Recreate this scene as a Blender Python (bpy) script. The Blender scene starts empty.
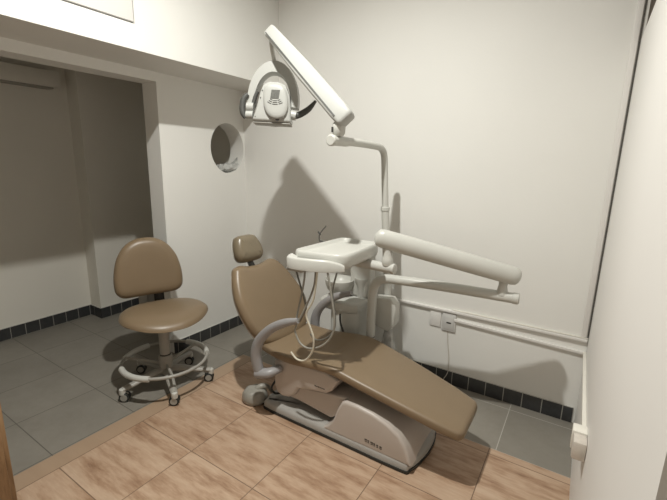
import bpy, bmesh, math, random
from mathutils import Vector, Matrix, noise
random.seed(7)
S = bpy.context.scene
COL = S.collection
PI = math.pi

# ------------------------------------------------------------------ camera, light, exposure
yaw, pitch, roll = math.radians(32.3312), math.radians(77.6370), math.radians(1.3810)
Rm = Matrix.Rotation(yaw, 3, 'Z') @ Matrix.Rotation(pitch, 3, 'X') @ Matrix.Rotation(roll, 3, 'Z')
cd = bpy.data.cameras.new('camera'); cam = bpy.data.objects.new('camera', cd); COL.objects.link(cam)
CAM = Vector((2.54557, -2.53923, 1.47820))
cam.matrix_world = Matrix.Translation(CAM) @ Rm.to_4x4()
cd.sensor_width = 36; cd.lens = 393.04 * 36 / 667; cd.clip_start = 0.02
S.camera = cam
w = bpy.data.worlds.new('world'); S.world = w; w.use_nodes = True
w.node_tree.nodes['Background'].inputs[0].default_value = (0.9, 0.95, 1, 1)
w.node_tree.nodes['Background'].inputs[1].default_value = 0.0
S.view_settings.view_transform = 'Standard'; S.view_settings.look = 'None'
S.view_settings.gamma = 1; S.view_settings.exposure = 0.0
LAMP = Vector((1.50, -1.56, 2.985))
ld = bpy.data.lights.new('ceiling_lamp_light', 'AREA'); ld.shape = 'DISK'; ld.size = 0.07; ld.spread = math.radians(164)
ld.energy = 51; ld.color = (1.0, 0.998, 0.94)
lo = bpy.data.objects.new('ceiling_lamp_light', ld); COL.objects.link(lo); lo.location = LAMP

# ------------------------------------------------------------------ materials
def nt(name):
    m = bpy.data.materials.new(name); m.use_nodes = True
    return m, m.node_tree.nodes, m.node_tree.links, m.node_tree.nodes['Principled BSDF']
def mat(name, c, rough=.5, metal=0, var=.06, scale=14, bump=0, bscale=200, spec=.5):
    m, N, L, B = nt(name)
    B.inputs['Roughness'].default_value = rough; B.inputs['Metallic'].default_value = metal
    B.inputs['Specular IOR Level'].default_value = spec
    g = N.new('ShaderNodeNewGeometry'); n = N.new('ShaderNodeTexNoise')
    n.inputs['Scale'].default_value = scale; n.inputs['Detail'].default_value = 4
    L.new(g.outputs['Position'], n.inputs['Vector'])
    mx = N.new('ShaderNodeMix'); mx.data_type = 'RGBA'
    mx.inputs[6].default_value = (*[v * (1 - var) for v in c], 1); mx.inputs[7].default_value = (*[min(1, v * (1 + var)) for v in c], 1)
    L.new(n.outputs['Fac'], mx.inputs[0]); L.new(mx.outputs[2], B.inputs['Base Color'])
    if bump:
        b = N.new('ShaderNodeBump'); b.inputs['Strength'].default_value = bump; b.inputs['Distance'].default_value = .004
        n2 = N.new('ShaderNodeTexNoise'); n2.inputs['Scale'].default_value = bscale; n2.inputs['Detail'].default_value = 3
        L.new(g.outputs['Position'], n2.inputs['Vector']); L.new(n2.outputs['Fac'], b.inputs['Height']); L.new(b.outputs[0], B.inputs['Normal'])
    return m
WALL = mat('white_wall_paint', (.81, .80, .765), .62, var=.025, scale=3, bump=.12, bscale=60, spec=.3)
WALLW = mat('white_panel_paint', (.79, .77, .74), .55, var=.02, scale=3, bump=.05, bscale=40, spec=.3)
ALC = mat('alcove_wall_paint', (.79, .76, .69), .7, var=.03, scale=3, bump=.1, bscale=60, spec=.2)
CEIL = mat('ceiling_paint', (.84, .83, .80), .8, var=.02)
CREAM = mat('cream_white_enamel', (.55, .545, .505), .34, var=.02)
LAMPW = mat('lamp_enamel', (.43, .43, .405), .36, var=.02)
PLAST = mat('white_plastic', (.56, .555, .515), .38, var=.02)
PINKISH = mat('beige_grey_plastic', (.50, .445, .40), .38, var=.03)
DKBASE = mat('grey_base_plastic', (.36, .345, .32), .35, var=.03)
GREYARM = mat('grey_armrest_plastic', (.30, .29, .29), .38, var=.04)
LEATHER = mat('tan_leatherette', (.215, .155, .095), .36, var=.05, scale=9, bump=.12, bscale=420)
LEATHER2 = mat('tan_headrest_leatherette', (.185, .15, .10), .28, var=.05, scale=9, bump=.1, bscale=420)
RUBBER = mat('black_rubber', (.02, .022, .02), .5)
DARK = mat('dark_plastic', (.035, .033, .03), .45)
HANDLE = mat('dark_grey_handle', (.065, .065, .06), .5)
DGREY = mat('dark_grey_plastic', (.10, .10, .095), .45)
HOSE = mat('grey_hose', (.30, .29, .255), .45)
HOSED = mat('dark_hose', (.13, .125, .105), .45)
HOSEL = mat('pale_hose', (.60, .56, .46), .45)
CHROME = mat('chrome', (.7, .7, .68), .2, 1)
GREYMET = mat('grey_painted_metal', (.35, .335, .30), .42, var=.04)
GAP = mat('dark_gap', (.03, .028, .025), .8)
SEAM = mat('grey_seam', (.10, .095, .085), .8)
BROWNW = mat('brown_grey_paint', (.50, .46, .42), .8)
SWITCH = mat('switch_plastic', (.62, .61, .59), .4, var=.02)
BOX = mat('white_box_plastic', (.78, .75, .68), .45)
CLEAR = mat('cloudy_plastic', (.60, .55, .49), .35, var=.15, scale=60)
LOGO = mat('dark_logo_print', (.09, .08, .07), .5)
BAG = mat('crumpled_plastic', (.50, .50, .48), .2, var=.6, scale=26)
PEDAL = mat('dull_grey_plastic', (.30, .285, .25), .33, var=.12, scale=30)
SCREENM = mat('grey_display', (.13, .13, .12), .3, var=.6, scale=160)
def glow(name, c, s):
    m, N, L, B = nt(name); B.inputs['Emission Color'].default_value = (*c, 1); B.inputs['Emission Strength'].default_value = s
    B.inputs['Base Color'].default_value = (.8, .8, .8, 1); return m
LAMPG = glow('lit_lamp_diffuser', (1, .955, .875), 6)

def math_n(N, L, op, a, b=None, c=None):
    n = N.new('ShaderNodeMath'); n.operation = op
    for i, v in enumerate((a, b, c)):
        if v is None: continue
        if isinstance(v, (int, float)): n.inputs[i].default_value = v
        else: L.new(v, n.inputs[i])
    return n.outputs[0]
def mixc(N, L, f, a, b):
    n = N.new('ShaderNodeMix'); n.data_type = 'RGBA'
    for i, v in ((0, f), (6, a), (7, b)):
        if isinstance(v, (int, float)): n.inputs[i].default_value = v
        elif isinstance(v, tuple): n.inputs[i].default_value = (*v, 1)
        else: L.new(v, n.inputs[i])
    return n.outputs[2]
def ramp(N, L, f, stops):
    n = N.new('ShaderNodeValToRGB'); e = n.color_ramp.elements
    while len(e) < len(stops): e.new(.5)
    for k, (p, c) in enumerate(stops): e[k].position = p; e[k].color = (*c, 1)
    L.new(f, n.inputs[0]); return n.outputs[0]
def noise_n(N, L, vec, scale, detail=5, rough=.55):
    n = N.new('ShaderNodeTexNoise'); n.inputs['Scale'].default_value = scale; n.inputs['Detail'].default_value = detail
    n.inputs['Roughness'].default_value = rough; L.new(vec, n.inputs['Vector']); return n.outputs['Fac']

def floor_mat():
    m, N, L, B = nt('floor_tiles')
    g = N.new('ShaderNodeNewGeometry'); sp = N.new('ShaderNodeSeparateXYZ'); L.new(g.outputs['Position'], sp.inputs[0])
    x, y = sp.outputs[0], sp.outputs[1]
    T = .432
    def grid(x0, y0):
        fx = math_n(N, L, 'DIVIDE', math_n(N, L, 'SUBTRACT', x, x0), T); fy = math_n(N, L, 'DIVIDE', math_n(N, L, 'SUBTRACT', y, y0), T)
        ix, iy = math_n(N, L, 'FLOOR', fx), math_n(N, L, 'FLOOR', fy)
        dx = math_n(N, L, 'ABSOLUTE', math_n(N, L, 'SUBTRACT', math_n(N, L, 'FRACT', fx), .5)); dy = math_n(N, L, 'ABSOLUTE', math_n(N, L, 'SUBTRACT', math_n(N, L, 'FRACT', fy), .5))
        gr = math_n(N, L, 'GREATER_THAN', math_n(N, L, 'MAXIMUM', dx, dy), .4945)
        cb = N.new('ShaderNodeCombineXYZ'); L.new(ix, cb.inputs[0]); L.new(iy, cb.inputs[1])
        wn = N.new('ShaderNodeTexWhiteNoise'); wn.noise_dimensions = '3D'; L.new(cb.outputs[0], wn.inputs['Vector'])
        return gr, wn.outputs['Value'], wn.outputs['Color']
    gw, rw, cw = grid(.563, -1.425)
    ga, ra, _ = grid(.006, -1.405)
    gb, rb, _ = grid(2.322 - 5 * T, -.512)
    # timber look tile, streaks run across the room
    ad = N.new('ShaderNodeVectorMath'); ad.operation = 'MULTIPLY_ADD'; L.new(cw, ad.inputs[0]); ad.inputs[1].default_value = (9, 9, 9); L.new(g.outputs['Position'], ad.inputs[2])
    mp = N.new('ShaderNodeMapping'); L.new(ad.outputs[0], mp.inputs[0]); mp.inputs['Scale'].default_value = (1.5, 6.5, 1); mp.inputs['Rotation'].default_value = (0, 0, .12)
    s1 = noise_n(N, L, mp.outputs[0], 2.1, 8, .66)
    mp2 = N.new('ShaderNodeMapping'); L.new(ad.outputs[0], mp2.inputs[0]); mp2.inputs['Scale'].default_value = (4, 26, 1)
    s2 = noise_n(N, L, mp2.outputs[0], 3.2, 6, .6)
    wood = ramp(N, L, s1, [(.32, (.22, .122, .072)), (.43, (.375, .24, .155)), (.53, (.50, .352, .245)), (.70, (.575, .43, .315))])
    wood = mixc(N, L, math_n(N, L, 'MULTIPLY', s2, .38), wood, ramp(N, L, s2, [(.38, (.24, .135, .08)), (.62, (.54, .39, .28))]))
    wood = mixc(N, L, math_n(N, L, 'MULTIPLY', rw, .22), wood, (.30, .175, .105))
    wood = mixc(N, L, gw, wood, (.20, .13, .085))
    strip = mixc(N, L, s1, (.35, .245, .165), (.43, .31, .215))
    instrip = math_n(N, L, 'LESS_THAN', x, .563)
    wood = mixc(N, L, instrip, wood, mixc(N, L, math_n(N, L, 'GREATER_THAN', x, .5605), strip, (.20, .13, .085)))
    # grey stone tile
    n1 = noise_n(N, L, g.outputs['Position'], 4, 8, .68); n2 = noise_n(N, L, g.outputs['Position'], 28, 4)
    def stone(gr, r):
        c = mixc(N, L, n1, (.165, .15, .125), (.315, .29, .25)); c = mixc(N, L, math_n(N, L, 'MULTIPLY', n2, .3), c, (.35, .33, .295))
        c = mixc(N, L, math_n(N, L, 'MULTIPLY', r, .3), c, (.15, .14, .12)); return c
    sa = mixc(N, L, ga, stone(ga, ra), (.115, .105, .09)); sb = mixc(N, L, gb, stone(gb, rb), (.42, .40, .36))
    isb = math_n(N, L, 'MULTIPLY', math_n(N, L, 'GREATER_THAN', y, -.512), math_n(N, L, 'GREATER_THAN', x, .447))
    isa = math_n(N, L, 'LESS_THAN', x, .447)
    c = mixc(N, L, isb, wood, sb); c = mixc(N, L, isa, c, sa)
    # a few dark specks
    v = N.new('ShaderNodeTexVoronoi'); v.inputs['Scale'].default_value = 3.1; L.new(g.outputs['Position'], v.inputs['Vector'])
    c = mixc(N, L, math_n(N, L, 'LESS_THAN', v.outputs['Distance'], .02), c, (.05, .045, .04))
    L.new(c, B.inputs['Base Color'])
    B.inputs['Roughness'].default_value = .42; B.inputs['Specular IOR Level'].default_value = .35
    bm_ = N.new('ShaderNodeBump'); bm_.inputs['Strength'].default_value = .25; bm_.inputs['Distance'].default_value = .003; bm_.invert = True
    L.new(math_n(N, L, 'MAXIMUM', gw, ga), bm_.inputs['Height']); L.new(bm_.outputs[0], B.inputs['Normal'])
    return m
FLOOR = floor_mat()

def base_mat(axis):
    m, N, L, B = nt('dark_skirting_tile_' + 'xy'[axis])
    g = N.new('ShaderNodeNewGeometry'); sp = N.new('ShaderNodeSeparateXYZ'); L.new(g.outputs['Position'], sp.inputs[0])
    f = math_n(N, L, 'DIVIDE', math_n(N, L, 'SUBTRACT', sp.outputs[axis], (2.046, -.564)[axis]), (.1105, .1055)[axis])
    d = math_n(N, L, 'ABSOLUTE', math_n(N, L, 'SUBTRACT', math_n(N, L, 'FRACT', f), .5))
    gr = math_n(N, L, 'GREATER_THAN', d, .478)
    top = math_n(N, L, 'GREATER_THAN', sp.outputs[2], .0975)
    wn = N.new('ShaderNodeTexWhiteNoise'); wn.noise_dimensions = '1D'; L.new(math_n(N, L, 'FLOOR', f), wn.inputs['W'])
    n = noise_n(N, L, g.outputs['Position'], 40)
    c = mixc(N, L, n, (.020, .021, .023), (.055, .056, .058)); c = mixc(N, L, math_n(N, L, 'MULTIPLY', wn.outputs['Value'], .4), c, (.055, .055, .055))
    c = mixc(N, L, gr, c, (.33, .32, .29)); c = mixc(N, L, top, c, (.50, .49, .45))
    L.new(c, B.inputs['Base Color']); B.inputs['Roughness'].default_value = .4
    return m
BASEX, BASEY = base_mat(0), base_mat(1)

def wood_mat():
    m, N, L, B = nt('brown_wood')
    g = N.new('ShaderNodeNewGeometry'); mp = N.new('ShaderNodeMapping'); L.new(g.outputs['Position'], mp.inputs[0]); mp.inputs['Scale'].default_value = (18, 18, 2.2)
    n = noise_n(N, L, mp.outputs[0], 1.6, 8, .65)
    L.new(ramp(N, L, n, [(.3, (.13, .07, .03)), (.5, (.28, .165, .08)), (.7, (.40, .26, .14))]), B.inputs['Base Color']); B.inputs['Roughness'].default_value = .45
    return m
WOOD = wood_mat()

# ------------------------------------------------------------------ mesh helpers (world coordinates; build() re-bases on the root)
def catmull(P, n=6, closed=False):
    P = [Vector(p) for p in P]; out = []; m = len(P)
    for i in range(m if closed else m - 1):
        if closed: a, b, c, d = P[(i - 1) % m], P[i], P[(i + 1) % m], P[(i + 2) % m]
        else: a, b, c, d = P[max(i - 1, 0)], P[i], P[i + 1], P[min(i + 2, m - 1)]
        for k in range(n):
            t = k / n
            out.append(.5 * ((2 * b) + (c - a) * t + (2 * a - 5 * b + 4 * c - d) * t * t + (3 * b - a - 3 * c + d) * t ** 3))
    if not closed: out.append(P[-1])
    return out
class MB:
    def __init__(s): s.bm = bmesh.new()
    def loft(s, rings, closed=True, cap=True):
        vs = [[s.bm.verts.new(p) for p in r] for r in rings]
        n = len(vs[0])
        for a, b in zip(vs, vs[1:]):
            for i in range(n if closed else n - 1):
                j = (i + 1) % n
                s.bm.faces.new((a[i], a[j], b[j], b[i]))
        if cap and closed:
            s.bm.faces.new(list(reversed(vs[0]))); s.bm.faces.new(vs[-1])
        return s
    def box(s, a, b, bev=0, f=None, seg=2):
        x0, y0, z0 = a; x1, y1, z1 = b
        c = [Vector(p) for p in ((x0, y0, z0), (x1, y0, z0), (x1, y1, z0), (x0, y1, z0), (x0, y0, z1), (x1, y0, z1), (x1, y1, z1), (x0, y1, z1))]
        t = bmesh.new(); v = [t.verts.new(p) for p in c]
        for q in ((3, 2, 1, 0), (4, 5, 6, 7), (0, 1, 5, 4), (1, 2, 6, 5), (2, 3, 7, 6), (3, 0, 4, 7)): t.faces.new([v[i] for i in q])
        if bev: bmesh.ops.bevel(t, geom=list(t.edges), offset=bev, segments=seg, affect='EDGES', profile=.5)
        s._merge(t, f); return s
    def _merge(s, t, f=None):
        mp = {}
        for v in t.verts: mp[v] = s.bm.verts.new(f(v.co) if f else v.co)
        for fc in t.faces:
            try: s.bm.faces.new([mp[v] for v in fc.verts])
            except ValueError: pass
        t.free()
    def prism(s, poly, d0, d1, plane, bev=0, seg=3, f=None):
        """polygon in (u,v) extruded d0..d1; plane 'xz' -> depth y, 'yz' -> depth x, 'xy' -> depth z"""
        def P(u, v, d): return {'xz': (u, d, v), 'yz': (d, u, v), 'xy': (u, v, d)}[plane]
        t = bmesh.new()
        A = [t.verts.new(P(u, v, d0)) for u, v in poly]; Bv = [t.verts.new(P(u, v, d1)) for u, v in poly]
        n = len(poly); t.faces.new(A); t.faces.new(list(reversed(Bv)))
        for i in range(n): t.faces.new((A[i], Bv[i], Bv[(i + 1) % n], A[(i + 1) % n]))
        bmesh.ops.recalc_face_normals(t, faces=list(t.faces))
        if bev:
            e = [x for x in t.edges if (x.verts[0] in A and x.verts[1] in A) or (x.verts[0] in Bv and x.verts[1] in Bv)]
            bmesh.ops.bevel(t, geom=e, offset=bev, segments=seg, affect='EDGES', profile=.5, clamp_overlap=True)
        s._merge(t, f); return s
    def tube(s, pts, r, seg=14, smooth=5, flat=None, f=None, up=None):
        """r: number or list per control point; flat: (a,b) cross-section scale"""
        P = [Vector(p) for p in pts]; rr = r if isinstance(r, (list, tuple)) else [r] * len(P)
        if smooth and len(P) > 2:
            Q = catmull(P, smooth); R = [v.x for v in catmull([(x, 0, 0) for x in rr], smooth)]
        else: Q, R = P, list(rr)
        rings = []; N0 = None
        for i, p in enumerate(Q):
            t = (Q[min(i + 1, len(Q) - 1)] - Q[max(i - 1, 0)]).normalized()
            if N0 is None:
                u0 = Vector(up) if up else (Vector((0, 0, 1)) if abs(t.z) < .9 else Vector((1, 0, 0)))
                N0 = (u0 - t * u0.dot(t)).normalized()
            else: N0 = (N0 - t * N0.dot(t)).normalized()
            b = t.cross(N0); fa, fb = flat or (1, 1)
            rings.append([p + N0 * (math.cos(2 * PI * k / seg) * R[i] * fa) + b * (math.sin(2 * PI * k / seg) * R[i] * fb) for k in range(seg)])
        if f: rings = [[f(v) for v in q] for q in rings]
        s.loft(rings); return s
    def lathe(s, prof, o, axis=(0, 0, 1), seg=28, f=None):
        """prof: list of (radius, height) along axis from o"""
        ax = Vector(axis).normalized(); u = ax.orthogonal().normalized(); v = ax.cross(u); o = Vector(o)
        rings = [[o + ax * h + u * (math.cos(2 * PI * k / seg) * max(r, 1e-4)) + v * (math.sin(2 * PI * k / seg) * max(r, 1e-4)) for k in range(seg)] for r, h in prof]
        if f: rings = [[f(q) for q in g] for g in rings]
        s.loft(rings); return s
    def pad(s, outline, prof, f, smooth=5):
        """cushion: closed 2-D outline, profile of (inset, height); f(u,v,w) -> world"""
        O = catmull([(u, v, 0) for u, v in outline], smooth, True) if smooth else [Vector((u, v, 0)) for u, v in outline]
        n = len(O); area = sum(O[i].x * O[(i + 1) % n].y - O[(i + 1) % n].x * O[i].y for i in range(n))
        sg = 1 if area > 0 else -1
        nr = []
        for i in range(n):
            t = (O[(i + 1) % n] - O[i - 1]).normalized(); nr.append(Vector((-t.y, t.x, 0)) * sg)
        rings = []
        for ins, h in prof: rings.append([Vector(f(O[i].x + nr[i].x * ins, O[i].y + nr[i].y * ins, h)) for i in range(n)])
        s.loft(rings, cap=False)
        c0 = [Vector((p.x, p.y, 0)) for p in O]; cx = sum(p.x for p in c0) / n; cy = sum(p.y for p in c0) / n
        def fill(ins, h):    # concentric rings to the centre, keeps shading even
            R = []
            for k in (0, .3, .6, .85):
                R.append([Vector(f((O[i].x + nr[i].x * ins) * (1 - k) + cx * k, (O[i].y + nr[i].y * ins) * (1 - k) + cy * k, h)) for i in range(n)])
            vs = [[s.bm.verts.new(p) for p in r] for r in R]
            for a, b in zip(vs, vs[1:]):
                for i in range(n): s.bm.faces.new((a[i], a[(i + 1) % n], b[(i + 1) % n], b[i]))
            s.bm.faces.new(vs[-1])
        fill(*prof[0]); fill(*prof[-1]); return s
    def build(s, name, m, parent=None, ang=38, props=None):
        bmesh.ops.remove_doubles(s.bm, verts=list(s.bm.verts), dist=1e-6)
        bmesh.ops.recalc_face_normals(s.bm, faces=list(s.bm.faces))
        base = Vector((0, 0, 0)); q = parent
        while q is not None: base += Vector(q.location); q = q.parent
        own = Vector((0, 0, 0))
        if parent is None and props and props.get('origin'):
            own = Vector(props.pop('origin'))
        for v in s.bm.verts: v.co -= base + own
        me = bpy.data.meshes.new(name); s.bm.to_mesh(me); s.bm.free()
        for p in me.polygons: p.use_smooth = True
        me.set_sharp_from_angle(angle=math.radians(ang))
        me.materials.append(m)
        o = bpy.data.objects.new(name, me); COL.objects.link(o); o.parent = parent; o.location = own
        if props:
            for k, v in props.items(): o[k] = v
        return o
def root(name, loc, label, cat, group=None):
    o = bpy.data.objects.new(name, None); COL.objects.link(o); o.location = loc; o.empty_display_size = .1
    o['label'] = label; o['category'] = cat
    if group: o['group'] = group
    return o
ST = {'kind': 'structure'}
def arc(cx, cy, rx, ry, a0, a1, n): return [(cx + rx * math.cos(a0 + (a1 - a0) * k / n), cy + ry * math.sin(a0 + (a1 - a0) * k / n)) for k in range(n + 1)]
def holed_slab(outer, holes, d0, d1, plane):
    def P(u, v, d): return {'xz': (u, d, v), 'yz': (d, u, v)}[plane]
    M = MB(); t = M.bm
    sides = []
    for d in (d0, d1):
        edges = []; loops = []
        for lp in [outer] + holes:
            vs = [t.verts.new(P(u, v, d)) for u, v in lp]; loops.append(vs)
            for i in range(len(vs)): edges.append(t.edges.new((vs[i], vs[(i + 1) % len(vs)])))
        bmesh.ops.triangle_fill(t, use_beauty=True, use_dissolve=False, edges=edges)
        sides.append(loops)
    for a, b in zip(*sides):
        for i in range(len(a)): t.faces.new((a[i], a[(i + 1) % len(a)], b[(i + 1) % len(a)], b[i]))
    return M

# ------------------------------------------------------------------ the room
YF, ZC, XP, HP = -3.7, 3.09, 2.668, 2.10      # front wall, ceiling, partition plane and height
SOF, XB = 2.053, .395                            # soffit height and beam face
MB().box((-1.7, YF - .1, -.06), (3.75, .3, 0)).build('floor', FLOOR, props=dict(ST))
MB().box((-.2, YF - .1, ZC), (3.75, .3, ZC + .08)).build('ceiling', CEIL, props=dict(ST))
MB().box((-.16, 0, 0), (2.679, .14, ZC)).build('wall_back', WALL, props=dict(ST))
MB().box((-.2, YF - .12, 0), (3.75, YF, ZC)).build('wall_front', WALL, props=dict(ST))
hole = arc(-.188, 1.582, .178, .2, 0, 2 * PI, 47)[:-1]
holed_slab([(0, 0), (0, ZC), (YF, ZC), (YF, 0), (-3.2, 0), (-3.2, 1.992), (-.806, 1.992), (-.806, 0)], [hole], 0, -.16, 'yz').build('wall_left', WALL, ang=30, props=dict(ST))
# boxed beam over the opening; its face has a recess for the hatch
hy0, hy1, hz0, hz1 = -2.1, -1.178, 2.182, 2.95
holed_slab([(0, SOF), (0, ZC), (YF, ZC), (YF, SOF)], [[(hy0, hz0), (hy1, hz0), (hy1, hz1), (hy0, hz1)]], XB, XB - .02, 'yz').build('wall_upper', WALL, ang=30, props=dict(ST))
MB().box((0, YF, SOF), (XB - .02, 0, SOF + .02)).build('trim_1', ALC if False else WALL, props=dict(ST))
MB().box((XB - .06, hy0 - .05, hz0 - .05), (XB - .021, hy1 + .05, hz1 + .05)).build('trim_2', GAP, props=dict(ST))
MB().box((XB - .019, hy0 + .008, hz0 + .009), (XB + .002, hy1 - .006, hz1 - .008), .0015).build('hatch_panel', WALLW, props={'label': 'flush white hatch panel with dark gap set in the upper wall beam', 'category': 'hatch', 'origin': (XB - .01, -1.64, 2.18)})
# alcove behind the left wall
MB().prism([(-1.338, -.755), (-1.16, -.755), (-1.185, .14), (-1.45, .14), (-1.55, YF), (-1.335, YF), (-1.32, -1.48)], 0, 2.62, 'xy').build('wall_alcove', ALC, props=dict(ST))
MB().box((-1.2, .06, 0), (-.16, .16, 2.62)).build('wall_alcove_end', ALC, props=dict(ST))
MB().box((-1.5, YF, 0), (-.16, YF + .08, 2.62)).build('wall_alcove_front', ALC, props=dict(ST))
MB().box((-1.6, YF, 2.62), (-.16, .2, 2.7)).build('ceiling_alcove', ALC, props=dict(ST))
# low partition on the right and the dim passage past it
MB().box((XP, -1.978, 0), (XP + .09, -.007, HP)).build('wall_right', WALLW, props=dict(ST))
MB().box((3.5, YF, 0), (3.6, .14, ZC)).build('wall_passage', BROWNW, props=dict(ST))
MB().box((2.679, .04, 0), (3.6, .14, ZC)).build('wall_passage_end', BROWNW, props=dict(ST))
MB().box((2.630, -.010, .548), (2.657, 0, ZC), .003).build('trim_3', WALLW, props=dict(ST))
MB().box((2.6605, -.004, .548), (2.6665, -.0005, ZC)).build('trim_4', SEAM, props=dict(ST))
# skirting tiles
MB().box((0, -.009, 0), (2.652, 0, .1), .002).build('baseboard_back', BASEX, props=dict(ST))
MB().box((0, -.806, 0), (.009, -.009, .1), .002).build('baseboard_left', BASEY, props=dict(ST))
MB().prism([(-1.335, -2.9), (-1.322, -2.9), (-1.309, -1.48), (-1.329, -.764), (-1.342, -.764)], 0, .1, 'xy').build('baseboard_alcove', BASEY, props=dict(ST))
MB().box((-1.329, -.764, 0), (-1.151, -.755, .1)).build('baseboard_alcove_side', BASEX, props=dict(ST))
MB().prism([(-1.16, -.764), (-1.151, -.764), (-1.174, .05), (-1.183, .05)], 0, .1, 'xy').build('baseboard_alcove_end', BASEY, props=dict(ST))

# ceiling lamp
t = root('ceiling_lamp', (LAMP.x, LAMP.y, ZC), 'round white ceiling lamp above the room, lit', 'lamp')
MB().lathe([(.11, 0), (.11, -.02), (.10, -.045)], (LAMP.x, LAMP.y, ZC)).build('housing', PLAST, t)
MB().lathe([(.095, -.045), (.093, -.06), (.08, -.08), (.03, -.084)], (LAMP.x, LAMP.y, ZC)).build('diffuser', LAMPG, t)

# white box light high in the alcove
t = root('wall_light', (-1.33, -1.3, 2.05), 'white box-shaped light, unlit, high on the alcove wall', 'light')
MB().box((-1.325, -1.75, 2.032), (-1.20, -.86, 2.155), .006).build('housing', BOX, t)
MB().box((-1.315, -1.73, 2.019), (-1.225, -.90, 2.034), .006).build('diffuser', GREYMET, t)

# ------------------------------------------------------------------ trunking, sockets, wires on back wall
R1 = MB().box((1.2, -.020, .521), (2.664, 0, .540), .004)
R1.build('cable_trunking', WALLW, props={'label': 'upper white cable trunking running the width of the white back wall', 'category': 'cable trunking', 'origin': (1.9, 0, .52)})
t = root('ridged_strip', (2.3, 0, .54), 'white ridged adhesive strip along top of the upper trunking', 'trim strip')
m = MB()
m.box((1.9, -.014, .541), (2.664, -.001, .547), .001)
k = 1.95
while k < 2.66:
    m.box((k, -.017, .542), (k + .007, -.0135, .5475), .001); k += .0125
m.build('strip', BOX, t)
MB().prism([(1.915, .466), (1.915, .484), (2.664, .462), (2.664, .444)], -.018, 0, 'xz', .003).build('cable_trunking', WALLW, props={'label': 'short lower white trunking leading right from the grey socket plate', 'category': 'cable trunking', 'origin': (2.2, 0, .46)})
MB().prism([(-.003, .444), (-.003, .462), (-.92, .517), (-.92, .497)], XP - .016, XP, 'yz', .003).build('cable_trunking', BOX, props={'label': 'white trunking on the right partition, ending at the white box', 'category': 'cable trunking', 'origin': (XP, -.4, .47)})
t = root('junction_box', (XP - .02, -1.0, .45), 'white box with cloudy cover at the end of the trunking on right partition', 'socket box')
MB().box((XP - .047, -.985, .468), (XP, -.93, .545), .004).build('box', BOX, t)
MB().box((XP - .044, -1.05, .470), (XP, -.987, .542), .008).build('cover', CLEAR, t)
t = root('blank_plate', (1.79, 0, .4), 'plain white blank wall plate left of the socket plate', 'wall plate')
MB().box((1.748, -.008, .400), (1.824, 0, .518), .003).build('plate', WALLW, t)
t = root('socket_plate', (1.88, 0, .39), 'grey-white socket plate with small dark slot, under the trunking', 'wall socket')
MB().box((1.834, -.012, .388), (1.926, 0, .512), .003).build('plate', SWITCH, t)
MB().box((1.846, -.015, .402), (1.914, -.011, .498), .002).build('cover', SWITCH, t)
m = MB(); m.box((1.866, -.0165, .444), (1.896, -.0145, .453)); m.build('slot', DARK, t)
m = MB(); m.tube([(1.876, -.004, .388), (1.885, -.006, .30), (1.898, -.007, .22), (1.905, -.012, .14), (1.905, -.014, .09), (1.885, -.017, .04), (1.87, -.02, .008)], .0024, 8)
m.build('thin_cable', CLEAR, props={'label': 'thin pale cable hanging down the wall below the socket plate', 'category': 'cable', 'origin': (1.87, -.02, 0)})

# crumpled plastic in the round opening
m = MB()
rings = []
for i in range(10):
    a = i / 9; rr = math.sin(PI * (.05 + .90 * a)) ** .7
    ring = []
    for k in range(30):
        th = 2 * PI * k / 30
        p = Vector((-.070 + .066 * rr * math.cos(th), -.135 + .115 * rr * math.sin(th), 1.386 + .075 * a))
        d = noise.noise(p * 34) * .02
        zf = 1.382 + .2 - .2 * math.sqrt(max(0, 1 - ((p.y + .188) / .178) ** 2))
        q = p + Vector((d, d, noise.noise(p * 48) * .022))
        q.z = max(q.z, zf + .003); ring.append(q)
    rings.append(ring)
m.loft(rings); m.build('plastic_bag', BAG, ang=14, props={'label': 'crumpled clear plastic lying in the bottom of the round wall opening', 'category': 'plastic bag', 'origin': (-.070, -.165, 1.384)})

# wooden cabinet at the lower left
t = root('wooden_cabinet', (.45, -2.3, 0), 'brown wooden cabinet at the lower left corner of the photo', 'cabinet')
cx, cy = .752, -2.079
MB().box((cx - .5, cy - .42, .05), (cx, cy, 1.02), .003).build('body', WOOD, t)
MB().box((cx - .51, cy - .43, 1.021), (cx + .008, cy + .004, 1.045), .004).build('top', WOOD, t)
MB().box((cx - .47, cy - .39, 0), (cx - .03, cy - .03, .05)).build('plinth', WOOD, t)
MB().box((cx + .001, cy - .40, .08), (cx + .018, cy - .02, .98), .003).build('door', WOOD, t)

# ------------------------------------------------------------------ stool
SC = Vector((.33, -1.10, 0))
fd = Vector((.94, -.34, 0)).normalized(); sd = Vector((-fd.y, fd.x, 0))
def st(f_, s_, z_): return SC + fd * f_ + sd * s_ + Vector((0, 0, z_))
t = root('dental_stool', tuple(SC), 'tan upholstered dental stool on casters beside the alcove opening', 'stool')
prof = [(.05, .0), (.022, .003), (.008, .012), (0, .026), (.003, .04), (.016, .054), (.04, .064), (.09, .069)]
so = [(-.185, -.10), (-.20, 0), (-.185, .10), (-.12, .185), (-.02, .225), (.08, .22), (.16, .16), (.205, .08), (.215, 0), (.205, -.08), (.16, -.16), (.08, -.22), (-.02, -.225), (-.12, -.185)]
MB().pad(so, prof, lambda u, v, h: st(u * 1.17, v * 1.17 + .012, .480 + h + (.012 * (abs(v) / .22) ** 2 - .012) * (h > .02) - .02 * max(0, u - .1) / .1 * (h > .02))).build('seat', LEATHER, t)
MB().box((-.12, -.13, .460), (.12, .13, .484), .006, f=lambda p: st(p.x, p.y, p.z)).build('seat_plate', GREYMET, t)
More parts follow.
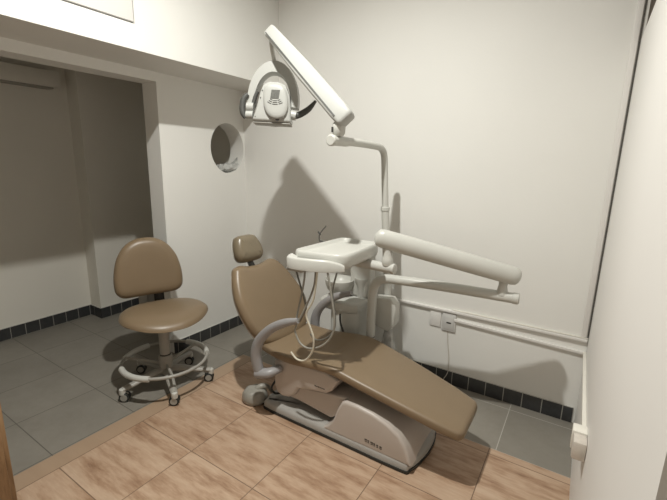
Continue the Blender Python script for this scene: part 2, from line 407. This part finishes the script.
bo = [(0, .20), (.07, .19), (.135, .15), (.185, .075), (.21, -.02), (.215, -.10), (.205, -.15), (.165, -.182), (.08, -.188), (0, -.188), (-.08, -.188), (-.165, -.182), (-.205, -.15), (-.215, -.10), (-.21, -.02), (-.185, .075), (-.135, .15), (-.07, .19)]
def bkf(u, v, h): return st(-.225 + h - .10 * v + .55 * u * u, u - .018, .765 + v)
bk = MB().pad(bo, [(.04, -.03), (.012, -.028), (0, -.012), (.002, .006), (.014, .022), (.03, .031), (.055, .035)], bkf).build('backrest', LEATHER, t)
MB().pad([(u * .96, v * .96) for u, v in bo], [(.05, -.045), (.01, -.043), (0, -.035), (.004, -.030)], bkf).build('back_shell', GREYMET, bk)
MB().tube([st(-.06, 0, .452), st(-.22, 0, .453), st(-.285, 0, .49), st(-.285, 0, .60), st(-.272, 0, .70)], .026, 10, flat=(.3, 1)).build('back_bracket', GREYMET, t)
MB().tube([st(-.14, -.05, .455), st(-.25, -.055, .47), st(-.268, -.055, .56), st(-.262, -.05, .64)], .028, 10, flat=(.3, 1)).build('back_bracket', GREYMET, t)
MB().tube([st(-.15, .03, .452), st(-.25, .05, .47), st(-.266, .05, .55), st(-.262, .05, .62)], .034, 10, flat=(.35, 1)).build('bracket_cover', DARK, t)
m = MB(); m.lathe([(.033, .16), (.033, .465)], SC); m.build('column', GREYMET, t)
m = MB(); m.lathe([(.043, .095), (.043, .205), (.039, .215)], SC); m.build('column_sleeve', GREYMET, t)
m = MB(); m.lathe([(.034, .2151), (.034, .224)], SC); m.build('collar', DARK, t)
m = MB(); m.tube([st(.02, .1, .438), st(.04, .17, .435), st(.05, .24, .43)], .006, 8); m.build('height_lever', GREYMET, t)
# foot ring
RC = SC + Vector((0, 0, .185))
RR = .262
def ring_pts(a0, a1, n, r=RR): return [RC + Vector((math.cos(a0 + (a1 - a0) * k / n) * r, math.sin(a0 + (a1 - a0) * k / n) * r, 0)) for k in range(n + 1)]
m = MB(); P_ = ring_pts(0, 2 * PI, 48)[:-1]
rg = []
for k, p in enumerate(P_):
    o_ = (p - RC).normalized(); rg.append([p + o_ * (.0105 * math.cos(2 * PI * j / 10)) + Vector((0, 0, .0105 * math.sin(2 * PI * j / 10))) for j in range(10)])
rg.append(rg[0]); m.loft(rg, cap=False); fr = m.build('foot_ring', GREYMET, t)
for a0, a1 in ((math.radians(-112), math.radians(-55)), (math.radians(-190), math.radians(-145)), (math.radians(52), math.radians(112))):
    m = MB(); m.tube(ring_pts(a0, a1, 10), .0185, 14, smooth=0); m.build('grip_sleeve', PLAST, fr)
for a in (-26, 94, 214):
    a = math.radians(a); e = Vector((math.cos(a), math.sin(a), 0))
    m = MB(); m.tube([SC + e * .035 + Vector((0, 0, .15)), SC + e * .14 + Vector((0, 0, .17)), RC + e * .255], .009, 8); m.build('spoke', GREYMET, fr)
for a in (-98, -26, 43, 111, 183):
    a = math.radians(a); e = Vector((math.cos(a), math.sin(a), 0)); n_ = Vector((-e.y, e.x, 0))
    m = MB(); m.tube([SC + e * .02 + Vector((0, 0, .115)), SC + e * .12 + Vector((0, 0, .108)), SC + e * .22 + Vector((0, 0, .09)), SC + e * .285 + Vector((0, 0, .082))], [.03, .027, .023, .02], 12, flat=(.7, 1)); m.build('leg', GREYMET, t)
    c = MB(); c.lathe([(.018, .052), (.02, .066), (.018, .086), (.01, .092)], SC + e * .285, seg=14)
    c.box((-.013, -.02, .03), (.013, .02, .058), .006, f=lambda p: SC + e * (.285 + p.y - .012) + n_ * p.x + Vector((0, 0, p.z)))
    ca = c.build('caster', PLAST, t)
    tw = (e * .75 + n_ * .65).normalized() if math.cos(a) > -.2 else e
    ax = Vector((.64, -.77, 0))
    ctr = SC + e * .272 + Vector((0, 0, .031))
    for sg in (-1, 1):
        m = MB(); m.lathe([(.012, 0), (.026, 0), (.031, .004), (.031, .014), (.026, .018), (.024, .0165), (.012, .0165)], ctr + ax * (.004 if sg > 0 else -.004), ax * sg, 20); wl = m.build('wheel', RUBBER, ca)
        m = MB(); m.lathe([(.001, .017), (.021, .017), (.021, .019), (.001, .019)], ctr + ax * (.004 * sg), ax * sg, 18); m.build('hub_cap', GREYMET, ca) if sg > 0 else None
        if sg < 0: m.bm.free()

# ------------------------------------------------------------------ dental chair
DC = Vector((1.5, -.755, 0))
t = root('dental_chair', tuple(DC), 'tan reclining dental chair on a moulded base in the middle of the room', 'dental chair')
YN, YFAR = -.945, -.565
plate = [(1.03, -.80), (1.045, -.915), (1.075, -.94), (1.25, YN), (1.60, YN), (1.95, YN), (1.995, -.92), (2.025, -.80), (2.03, -.68), (2.015, -.60), (1.97, YFAR), (1.6, YFAR), (1.2, YFAR), (1.07, -.575), (1.035, -.64)]
b = MB().pad(plate, [(.012, .012), (0, .018), (0, .042), (.01, .055), (.03, .062)], lambda u, v, h: (u, v, h), 3).build('base', DKBASE, t)
MB().pad(plate, [(.004, 0), (-.004, .002), (-.005, .017), (.004, .0175)], lambda u, v, h: (u, v, h), 3).build('rubber_edge', RUBBER, b)
hood = [(1.475, .045), (1.52, .075), (1.555, .125), (1.58, .20), (1.605, .248), (1.63, .262), (1.70, .262), (1.79, .25), (1.87, .226), (1.935, .19), (1.975, .135), (2.0, .07), (2.008, .045)]
hd = MB().prism(hood, YN + .004, YFAR - .004, 'xz', .022, 4).build('base_hood', PINKISH, t, 50)
# mark on the hood
m = MB()
for k, wd in enumerate((.017, .012, .018, .012, .012, .016)):
    x0 = 1.752 + .017 * k
    m.box((x0, YN + .0025, .090 - .0014 * k), (x0 + wd * .8, YN + .0045, .098 - .0014 * k))
    m.box((x0 + .001, YN + .0025, .082 - .0014 * k), (x0 + wd * .8, YN + .0045, .086 - .0014 * k))
m.build('maker_mark', LOGO, hd)
m = MB(); m.lathe([(.004, 0), (.0035, .003), (.001, .003)], (1.728, YN + .004, .034), (0, -1, 0), 10); m.build('screw_hole', DARK, hd)
# lifting arm, cover under the seat
MB().prism([(1.13, .135), (1.22, .20), (1.62, .258), (1.60, .15), (1.512, .095), (1.285, .121), (1.17, .12)], -.90, -.61, 'xz', .012).build('lift_arm', PINKISH, t)
cv = MB().prism([(1.13, .345), (1.13, .18), (1.15, .14), (1.19, .126), (1.235, .135), (1.28, .165), (1.31, .215), (1.40, .237), (1.495, .253), (1.53, .277), (1.575, .355), (1.49, .385), (1.23, .375)], -.93, -.50, 'xz', .018, 4).build('seat_housing', PINKISH, t, 50)
m = MB()
for k in range(6): m.box((1.425 + k * .0115, -.9315, .278), (1.425 + k * .0115 + .009, -.9295, .284 - .001 * (k % 2)))
m.build('maker_mark', LOGO, cv)
MB().tube([(1.56, -.70, .20), (1.66, -.70, .27), (1.78, -.70, .31)], .035, 12).build('leg_strut', DKBASE, t)
# seat + leg rest in one upholstered piece
X  = [1.03, 1.14, 1.26, 1.38, 1.48, 1.57, 1.70, 1.85, 2.00, 2.12, 2.19]
ZT = [.432, .424, .420, .434, .444, .440, .412, .380, .348, .322, .306]
YNR= [-.93, -.950, -.955, -.957, -.957, -.955, -.948, -.938, -.928, -.918, -.905]
YFR= [-.52, -.50, -.490, -.488, -.487, -.488, -.497, -.513, -.538, -.560, -.58]
def interp(x, A):
    if x <= X[0]: return A[0]
    for i in range(len(X) - 1):
        if x <= X[i + 1]: return A[i] + (A[i + 1] - A[i]) * (x - X[i]) / (X[i + 1] - X[i])
    return A[-1]
XS = [v.x for v in catmull([(x, 0, 0) for x in X], 4)]
def sm(A):
    C = catmull([(x, a, 0) for x, a in zip(X, A)], 4); return [c.y for c in C]
ZS, NS, FS = sm(ZT), sm(YNR), sm(YFR)
rings = []
TH = .062
def xsec(x, zt, y0, y1, k):     # k: edge shrink for the rounded ends
    yc, hw = (y0 + y1) / 2, (y1 - y0) / 2 - (1 - k) * .05
    out = []; n = 40; e = .17
    for j in range(n):
        a = 2 * PI * j / n; c, s_ = math.cos(a), math.sin(a)
        cu = math.copysign(abs(c) ** .34, c); sv = math.copysign(abs(s_) ** .45, s_)
        hh = TH / 2 * (.35 + .65 * k)
        dip = -.010 * max(0, 1 - (cu) ** 2) * (s_ > 0) if x < 1.5 else 0
        out.append((x, yc + cu * hw, zt - TH / 2 + sv * hh + dip))
    return out
n = len(XS)
rings.append(xsec(XS[0] - .022, ZS[0], NS[0], FS[0], .25)); rings.append(xsec(XS[0] - .014, ZS[0], NS[0], FS[0], .65))
for i in range(n): rings.append(xsec(XS[i], ZS[i], NS[i], FS[i], 1))
for dx, k in ((.014, .9), (.026, .65), (.033, .3)): rings.append(xsec(XS[-1] + dx, ZS[-1] - dx * .1, NS[-1], FS[-1], k))
m = MB(); m.loft(rings); m.build('seat', LEATHER, t, 70)
MB().prism([(1.06, .366), (1.45, .376), (1.57, .374), (1.85, .314), (2.06, .270), (2.06, .256), (1.85, .295), (1.57, .347), (1.45, .355), (1.06, .346)], -.86, -.56, 'xz', .004).build('seat_frame', DKBASE, t)
# backrest, reclined 31 degrees
th = math.radians(31); P0 = Vector((1.07, -.722, .45)); upv = Vector((-math.sin(th), 0, math.cos(th))); nrm = Vector((math.cos(th), 0, math.sin(th)))
def bkr(u, v, h): return P0 + upv * v + Vector((0, u, 0)) + nrm * (h - .02 + .20 * u * u)
bo = [(-.20, -.02), (-.25, .06), (-.275, .16), (-.278, .27), (-.25, .37), (-.222, .43), (-.195, .47), (-.14, .482), (-.075, .467), (0, .462), (.075, .470), (.13, .478), (.175, .455), (.215, .40), (.257, .30), (.285, .20), (.283, .12), (.245, .04), (.19, -.03), (.10, -.055), (0, -.06), (-.10, -.05)]
br = MB().pad(bo, [(.05, -.055), (.014, -.05), (0, -.03), (.001, -.012), (.012, .008), (.025, .016), (.045, .020)], bkr, 4).build('backrest', LEATHER, t)
MB().pad([(u * .93, v * .95 + .01) for u, v in bo], [(.06, -.085), (.012, -.078), (0, -.06), (.004, -.054)], bkr, 4).build('back_shell', PINKISH, br)
MB().box((-.022, .44, -.048), (.022, .56, -.034), .003, f=lambda p: bkr(p.x - .01, p.y, p.z)).build('headrest_stem', DGREY, br)
ho = [(-.075, 0), (-.105, .035), (-.10, .10), (-.08, .15), (-.055, .165), (0, .168), (.05, .165), (.075, .15), (.098, .10), (.103, .04), (.075, 0), (0, -.005)]
th2 = math.radians(24); up2 = Vector((-math.sin(th2), .03, math.cos(th2))); n2 = Vector((math.cos(th2), -.05, math.sin(th2)))
H0 = P0 + upv * .492 + Vector((0, -.042, 0))
def hdr(u, v, h): return H0 + up2 * v + Vector((.05 * u, u, 0)) + n2 * (h + .5 * u * u)
hr = MB().pad(ho, [(.03, -.055), (.01, -.052), (0, -.035), (0, -.01), (.010, .012), (.026, .022), (.05, .026)], hdr, 4).build('headrest', LEATHER2, t)
MB().pad([(u * .95, v * .95 + .004) for u, v in ho], [(.03, -.07), (.008, -.066), (0, -.056), (.004, -.053)], hdr, 4).build('headrest_shell', GREYMET, hr)
# armrests
for y, sgn in ((-1.01, -1), (-.44, 1)):
    ar = MB().tube([(1.10, y, .265), (1.08, y + .006 * sgn, .34), (1.075, y + .008 * sgn, .42), (1.105, y + .006 * sgn, .50), (1.18, y, .58), (1.275, y - .004 * sgn, .638), (1.365, y - .006 * sgn, .672)],
        [.039, .041, .041, .036, .033, .029, .019], 16, flat=(.8, .72), up=(1, 0, 0)).build('armrest', GREYARM, t, 60)
    yi = y - sgn * .075
    MB().tube([(1.08, y + sgn * .004, .285), (1.15, y - sgn * .01, .30), (1.18, yi, .31)], [.036, .034, .03], 12, flat=(.8, 1)).build('armrest_bracket', GREYARM, ar)
m = MB(); m.tube([(1.16, -.80, .17), (1.10, -.84, .20), (1.085, -.87, .16), (1.075, -.89, .12), (1.09, -.87, .08), (1.13, -.84, .09)], .0065, 8)
m.build('base_cable', RUBBER, t)

# foot control
t = root('foot_control', (.950, -.907, 0), 'grey rounded foot control on the floor left of the dental chair base', 'foot control')
m = MB(); FC = Vector((.950, -.907, 0)); rings = []
for r_, h in ((.06, 0), (.076, .008), (.081, .03), (.077, .055), (.064, .074), (.04, .085), (.012, .088)):
    rg = []
    for k in range(36):
        a = 2 * PI * k / 36; p = Vector((math.cos(a) * r_, math.sin(a) * r_ * .95, h))
        d = noise.noise(p * 28) * .006 * min(1, h * 30); rg.append(FC + p + Vector((math.cos(a) * d, math.sin(a) * d, d)))
    rings.append(rg)
m.loft(rings); m.build('body', PEDAL, t, 60)
m = MB(); m.tube([FC + Vector((.01, .01, .078)), FC + Vector((.03, .035, .092)), FC + Vector((.05, .06, .085)), FC + Vector((.055, .08, .06)), FC + Vector((.055, .095, .03))], [.022, .02, .014, .01, .006], 10); m.build('handle', PEDAL, t)

# ------------------------------------------------------------------ dental unit: column, cuspidor, delivery arm and tray
DU = Vector((1.45, -.33, 0))
t = root('dental_unit', tuple(DU), 'white dental unit with instrument tray, hoses and bowl behind the chair', 'dental unit')
MB().pad([(1.05, -.45), (1.05, -.20), (1.12, -.15), (1.58, -.15), (1.62, -.20), (1.62, -.45), (1.56, -.48), (1.12, -.48)], [(.01, 0), (0, .01), (0, .05), (.02, .065)], lambda u, v, h: (u, v, h), 3).build('floor_plate', CREAM, t)
MB().box((1.17, -.40, .06), (1.40, -.20, .56), .03, seg=3).build('cabinet', PLAST, t)
cb = MB().prism([(1.09, -.40), (1.28, -.42), (1.39, -.40), (1.40, -.24), (1.38, -.16), (1.16, -.16), (1.08, -.24)], .50, .585, 'xy', .03, 4).build('upper_housing', PLAST, t, 50)
MB().box((1.245, -.27, .585), (1.40, -.175, .96), .022, seg=3).build('rear_column', PLAST, t)
m = MB(); m.lathe([(.045, .58), (.05, .62), (.06, .64), (.085, .665), (.098, .70), (.102, .735), (.098, .738), (.09, .715), (.06, .685), (.02, .675), (.001, .675)], (1.185, -.30, -.035)); m.build('spittoon_bowl', CREAM, t)
m = MB(); m.lathe([(.028, .60), (.032, .70), (.05, .735), (.052, .755), (.047, .755), (.03, .735), (.001, .73)], (1.335, -.25, -.03)); m.build('cup_holder', PLAST, t)
m = MB(); m.tube([(1.28, -.44, .51), (1.30, -.46, .45), (1.34, -.47, .38)], .007, 8); m.build('drain_hose', DARK, t)
# control box on the column
MB().prism([(1.485, .455), (1.59, .43), (1.63, .485), (1.63, .615), (1.595, .655), (1.485, .645)], -.355, -.273, 'xz', .010, 3).build('control_box', PLAST, t, 50)
m = MB(); rings = []
for i in range(7):
    z = .445 - i * .04; rw = .02 + .022 * math.sin(min(1, i / 4) * PI / 2)
    rings.append([Vector((1.575 + math.cos(2 * PI * k / 20) * rw + noise.noise(Vector((k * .7, i, 0))) * .006, -.315 + math.sin(2 * PI * k / 20) * rw * .7 + noise.noise(Vector((k * .7, i, 5))) * .006, z)) for k in range(20)])
m.loft(rings); m.build('plastic_pouch', BAG, t, 30)
# lower arm: rises from the base, bends to the right
E0 = Vector((1.50, -.42, 0)); E1 = Vector((2.293, -.37, .812))
la = MB().tube([(1.50, -.42, .06), (1.50, -.42, .30), (1.50, -.42, .60), (1.503, -.42, .70), (1.525, -.419, .765), (1.575, -.416, .797), (1.66, -.411, .805), (1.95, -.392, .812), tuple(E1)], .0285, 16, 6).build('lower_arm', CREAM, t, 60)
m = MB(); m.lathe([(.0295, .40), (.0295, .406)], (1.50, -.42, 0)); m.build('collar', DGREY, la)
d = (E1 - Vector((1.95, -.392, .812))).normalized()
m = MB(); m.lathe([(.0285, 0), (.0305, .002), (.0305, .028), (.024, .034)], E1, d); m.build('end_cap', CREAM, la)
J1 = E1 - d * .055
m = MB(); m.lathe([(.030, .01), (.026, .035), (.022, .06), (.024, .09), (.026, .11)], J1 , (0.03, .02, 1)); m.build('joint', CREAM, t)
# spring arm
A1 = Vector((2.31, -.375, .928)); A0 = Vector((1.63, -.66, 1.10))
dr = (A1 - A0).normalized()
m = MB(); m.tube([A0 - dr * .012, A0, A0 + dr * .02, A0 + dr * .1, A1 - dr * .1, A1 - dr * .02, A1, A1 + dr * .010], [.012, .035, .046, .050, .047, .044, .034, .012], 20, 3, flat=(1.05, .78)); m.build('spring_arm', CREAM, t, 60)
J0 = A0 + dr * .065
m = MB(); m.lathe([(.024, -.03), (.024, -.085), (.030, -.10), (.032, -.12), (.028, -.137), (.02, -.142)], J0); m.build('joint', CREAM, t)
T0 = J0 + Vector((.025, .0, -.152)); 
th_ = MB().tube([T0, T0 + Vector((-.10, .005, 0)), T0 + Vector((-.36, .02, .003))], .0275, 16).build('tray_arm', CREAM, t, 60)
m = MB(); m.lathe([(.0275, 0), (.029, .003), (.029, .02), (.018, .024)], T0, (1, -.03, 0)); m.build('end_cap', CREAM, th_)
# tray
TZ = .985
def rrect(x0, y0, x1, y1, r, n=6):
    o = []
    for cx_, cy_, a0 in ((x1 - r, y1 - r, 0), (x0 + r, y1 - r, PI / 2), (x0 + r, y0 + r, PI), (x1 - r, y0 + r, 1.5 * PI)):
        o += [(cx_ + r * math.cos(a0 + PI / 2 * k / n), cy_ + r * math.sin(a0 + PI / 2 * k / n)) for k in range(n + 1)]
    return o
to = [(x_ + (.015 if y_ < -.7 else 0) * (x_ - 1.44) / .15, y_ + (.05 * (x_ - 1.30) / .3 if y_ < -.8 else 0)) for x_, y_ in rrect(1.32, -1.0, 1.59, -.515, .055)]
tr = MB().pad(to, [(.03, -.020), (.008, -.014), (0, .004), (.002, .045), (.006, .056), (.011, .059), (.017, .055), (.022, .043), (.035, .039)], lambda u, v, h: (u, v, TZ + h), 0).build('tray', CREAM, t, 60)
# front instrument rail: curved lip in front of the tray
lip = catmull([(1.312, -.99, 0), (1.332, -1.038, 0), (1.375, -1.048, 0), (1.455, -1.035, 0), (1.54, -1.0, 0), (1.60, -.945, 0)], 6)
rings = []
for i, p in enumerate(lip):
    tt = (lip[min(i + 1, len(lip) - 1)] - lip[max(i - 1, 0)]).normalized(); nn = Vector((tt.y, -tt.x, 0))
    k = i / (len(lip) - 1); drop = .0 if k < .75 else -.03 * ((k - .75) / .25) ** 1.5
    zt = TZ + .038 + drop; zb = TZ - .024
    rings.append([p + nn * o_ + Vector((0, 0, z_)) for o_, z_ in ((-.035, zb), (.0, zb), (.010, zb + .004), (.012, zt - .008), (.006, zt), (-.002, zt + .002), (-.01, zt - .002), (-.035, zt - .012))])
m = MB(); m.loft(rings); m.build('instrument_rail', CREAM, tr, 50)
MB().box((1.31, -1.035, TZ - .040), (1.41, -.99, TZ - .022), .005).build('hose_bracket', GREYMET, tr)
# hoses
def hose(pts, r, mm):
    m = MB(); m.tube(pts, r, 10, 8); m.build('hose', mm, t, 60)
hose([(1.471, -1.0, 0.975), (1.46, -1.0, 0.875), (1.41, -1.0, 0.755), (1.351, -1.0, 0.638), (1.344, -1.0, 0.601), (1.379, -1.0, 0.546), (1.439, -1.0, 0.534), (1.517, -1.0, 0.573), (1.571, -1.0, 0.639), (1.587, -1.0, 0.719), (1.565, -1.0, 0.853), (1.538, -1.0, 0.975)], .0052, HOSE)
hose([(1.49, -1.012, 0.972), (1.468, -1.013, 0.815), (1.425, -1.013, 0.728), (1.452, -1.013, 0.656), (1.472, -1.013, 0.604), (1.466, -1.013, 0.534), (1.421, -1.013, 0.468), (1.366, -1.013, 0.457), (1.324, -1.013, 0.487)], .0052, HOSEL)
hose([(1.584, -.985, 0.965), (1.562, -.985, 0.861), (1.58, -.985, 0.747), (1.576, -.985, 0.669), (1.534, -.985, 0.614), (1.471, -.985, 0.585), (1.431, -.985, 0.609)], .0046, HOSED)
hose([(1.334, -.99, 0.955), (1.365, -.987, 0.864), (1.392, -.987, 0.792), (1.399, -.987, 0.74), (1.36, -.985, .66)], .0046, HOSED)
hose([(1.401, -.995, 0.968), (1.395, -.992, 0.904), (1.376, -.99, 0.812), (1.35, -.988, 0.71), (1.335, -.986, 0.64)], .0052, HOSE)
# two probes standing behind the tray
m = MB(); m.tube([(1.215, -.60, 1.02), (1.22, -.605, 1.06), (1.262, -.60, 1.115)], .0035, 8); m.tube([(1.222, -.60, 1.055), (1.205, -.60, 1.075)], .005, 8, 0); m.tube([(1.27, -.56, 1.0), (1.215, -.60, 1.02)], .006, 8, 0); m.build('instrument_holder', DGREY, tr)

# ------------------------------------------------------------------ operating light
OL = Vector((1.522, -.35, 0))
t = root('operating_light', (1.57, -.245, .06), 'white dental operating light on a tall bent pole above the chair', 'operating light')
m = MB(); m.tube([(1.568, -.245, .066), (1.528, -.245, .60), (1.494, -.245, 1.0), (1.478, -.245, 1.195)], .0245, 16, 0); m.build('pole', GREYMET if False else PLAST, t)
m = MB(); m.lathe([(.0245, 1.19), (.029, 1.195), (.029, 1.215), (.024, 1.22)], (1.477, -.245, 0)); m.build('pole_collar', PLAST, t)
AE = Vector((1.447, -.83, 1.592))
m = MB(); m.tube([(1.477, -.245, 1.21), (1.464, -.245, 1.38), (1.458, -.247, 1.48), (1.456, -.26, 1.545), (1.455, -.305, 1.578), (1.454, -.365, 1.586), (1.447, -.60, 1.594), tuple(AE)], [.021, .021, .021, .021, .021, .021, .0215, .0225], 16, 6); arm = m.build('bent_arm', PLAST, t, 60)
d = Vector((-.02, -1, .0)).normalized()
m = MB(); m.tube([AE - d * .14, AE - d * .12, AE], [.0225, .025, .025], 16, 0); m.lathe([(.024, 0), (.028, .004), (.028, .022), (.023, .027)], AE, d); m.build('arm_socket', CREAM, arm)
JB = AE - d * .03 + Vector((.012, .0, .03))
m = MB(); m.lathe([(.022, -.008), (.032, .006), (.034, .04), (.030, .054), (.023, .062), (.023, .085)], JB); jn = m.build('joint', CREAM, t)
m = MB(); m.box((-.006, -.004, .02), (.006, .004, .045), f=lambda p: JB + Vector((-.019 + p.x, -.0275 + p.y, p.z - .01))); m.build('joint_slot', DARK, jn)
# boom: box section, thicker at the lower end
B0 = JB + Vector((.015, .0, .095)); B1 = Vector((.965, -.745, 2.180))
bd = (B1 - B0).normalized(); view = (B0 - CAM).normalized()
side = bd.cross(view).normalized()          # towards the upper edge in view
if side.z < 0: side = -side
dep = bd.cross(side).normalized()
def boomring(o, hs, hd):
    out = []
    for j in range(24):
        a = 2 * PI * j / 24; c, s_ = math.cos(a), math.sin(a)
        out.append(o + side * (math.copysign(abs(c) ** .4, c) * hs) + dep * (math.copysign(abs(s_) ** .4, s_) * hd))
    return out
Lb = (B1 - B0).length
rings = [boomring(B0 + bd * s_, hs, hd) for s_, hs, hd in ((-.050, .030, .024), (-.045, .041, .034), (-.03, .047, .038), (.02, .050, .040), (Lb * .5, .048, .038), (Lb - .02, .037, .032), (Lb, .033, .028), (Lb + .010, .023, .02))]
m = MB(); m.loft(rings); bo_ = m.build('boom', LAMPW, t, 50)
m = MB()
for s0, s1 in ((.0, Lb * .97),): m.prism([(s0, -.027), (s1, -.019), (s1, -.025), (s0, -.035)], -.002, .002, 'xy', f=lambda p: B0 + bd * p.x + side * p.y + dep * (p.z + (.0395 if dep.dot(view) < 0 else -.0395) * 1) ); m.build('boom_seam', DGREY, bo_)
# hanger from the tip of the boom
VR, VU, VF = Rm.col[0].copy(), Rm.col[1].copy(), -Rm.col[2].copy()
HC = Vector((.957, -.72, 1.822))
# head frame: right / up / away, level with the room
ha = math.radians(30)
HX = Vector((math.cos(ha), math.sin(ha), 0)); HZ = Vector((-.02, .10, .985)).normalized(); HY = HZ.cross(HX).normalized(); HX = HY.cross(HZ)
def hp(u, v, d_): return HC + (HX * u + HZ * v + HY * d_) * .9
m = MB(); m.tube([B1 + Vector((.012, 0, -.02)), B1 + Vector((.008, 0, -.075)), hp(0, .225, .04)], [.016, .011, .013], 12); m.build('hanger', PLAST, t)
# yoke: arc over the head
yk = [hp(.142 * math.cos(a), -.015 + .225 * math.sin(a), .03) for a in [math.radians(x) for x in range(-5, 186, 10)]]
rings = []
for i, p in enumerate(yk):
    c0 = hp(0, -.02, .03); o_ = (p - c0).normalized(); wv = .017 + .012 * math.sin(PI * i / (len(yk) - 1))
    rings.append([p + o_ * (x_ * wv) + HY * (y_ * .036) for x_, y_ in ((-1, -1), (1, -1), (1.25, -.6), (1.25, .6), (1, 1), (-1, 1), (-1.2, .6), (-1.2, -.6))])
m = MB(); m.loft(rings); yo = m.build('yoke', LAMPW, t, 45)
# body
hb = [(-.116, -.136), (.128, -.139), (.124, -.06), (.112, .03), (.085, .09), (.04, .108), (-.02, .108), (-.055, .09), (-.072, .05), (-.098, -.06)]
hb_ = MB().pad(hb, [(.03, .06), (.005, .05), (0, .03), (0, -.035), (.006, -.045), (.02, -.05)], hp, 0).build('head', LAMPW, t, 40)
MB().pad([(-.035, .078), (.03, .092), (.082, .07), (.104, .01), (.108, -.055), (.088, -.105), (.04, -.122), (-.008, -.106), (-.038, -.06), (-.048, .01)], [(.0, -.044), (0, -.062), (.006, -.070), (.022, -.074)], hp, 4).build('rear_cover', LAMPW, hb_, 50)
rc = MB(); rc.box((-.022, -.022, -.0745), (.030, .030, -.0765), f=lambda p: hp(p.x + .024 + .12 * p.y, p.y + .020, p.z)); rc.build('display', SCREENM, hb_)
m = MB()
for k in range(3):
    r_ = .05 + .013 * k
    for a0, a1 in ((-128, -108), (-103, -77), (-72, -52)):
        pp = [hp(.03 + r_ * math.cos(math.radians(a0 + (a1 - a0) * j / 4)), .028 + r_ * .85 * math.sin(math.radians(a0 + (a1 - a0) * j / 4)), -.0745) for j in range(5)]
        m.tube(pp, .0022, 6, 0)
m.build('vents', DGREY, hb_)
m = MB(); m.lathe([(.011, 0), (.010, .004), (.001, .004)], hp(.045, -.122, -.055), HY * -1, 12); m.build('knob', DARK, hb_)
for u, v in ((-.058, .05), (-.068, .005), (-.098, -.110)):
    m = MB(); m.lathe([(.004, 0), (.003, .003), (.0005, .003)], hp(u, v, -.049), HY * -1, 8); m.build('screw', DGREY, hb_)
MB().box((-.116, -.146, -.040), (.125, -.140, .06), .003, f=lambda p: hp(p.x, p.y, p.z)).build('lower_lip', GREYMET, hb_)
m = MB(); m.lathe([(.001, 0), (.06, .004), (.105, .02), (.11, .045), (.105, .045), (.05, .02), (.001, .015)], hp(-.005, -.02, .055), HY); m.build('reflector', CHROME, hb_)
# pivots and handles
m = MB(); m.tube([hp(-.12, -.045, .0), hp(-.165, -.045, .0)], .026, 14, 0); m.build('pivot', LAMPW, t)
m = MB(); m.tube([hp(-.12, -.095, -.01), hp(-.165, -.095, -.01)], .023, 14, 0); m.build('pivot', LAMPW, t)
m = MB(); m.tube([hp(.10, -.075, .0), hp(.155, -.085, .0)], .026, 14, 0); m.build('pivot', LAMPW, t)
m = MB(); m.tube([hp(-.158, .03, -.02), hp(-.18, .0, -.022), hp(-.188, -.05, -.022), hp(-.183, -.09, -.022), hp(-.165, -.115, -.02)], [.012, .016, .017, .016, .012], 12, flat=(1, .8)); m.build('handle', HANDLE, t, 60)
m = MB(); m.tube([hp(-.10, .055, .0), hp(-.115, .02, .0), hp(-.125, -.02, .0)], .012, 10); m.build('handle', HANDLE, t, 60)
m = MB(); m.tube([hp(.15, -.085, 0), hp(.19, -.068, 0), hp(.235, -.035, 0), hp(.275, .015, 0)], [.019, .018, .016, .008], 12, flat=(1, .75)); m.build('handle', HANDLE, t, 60)
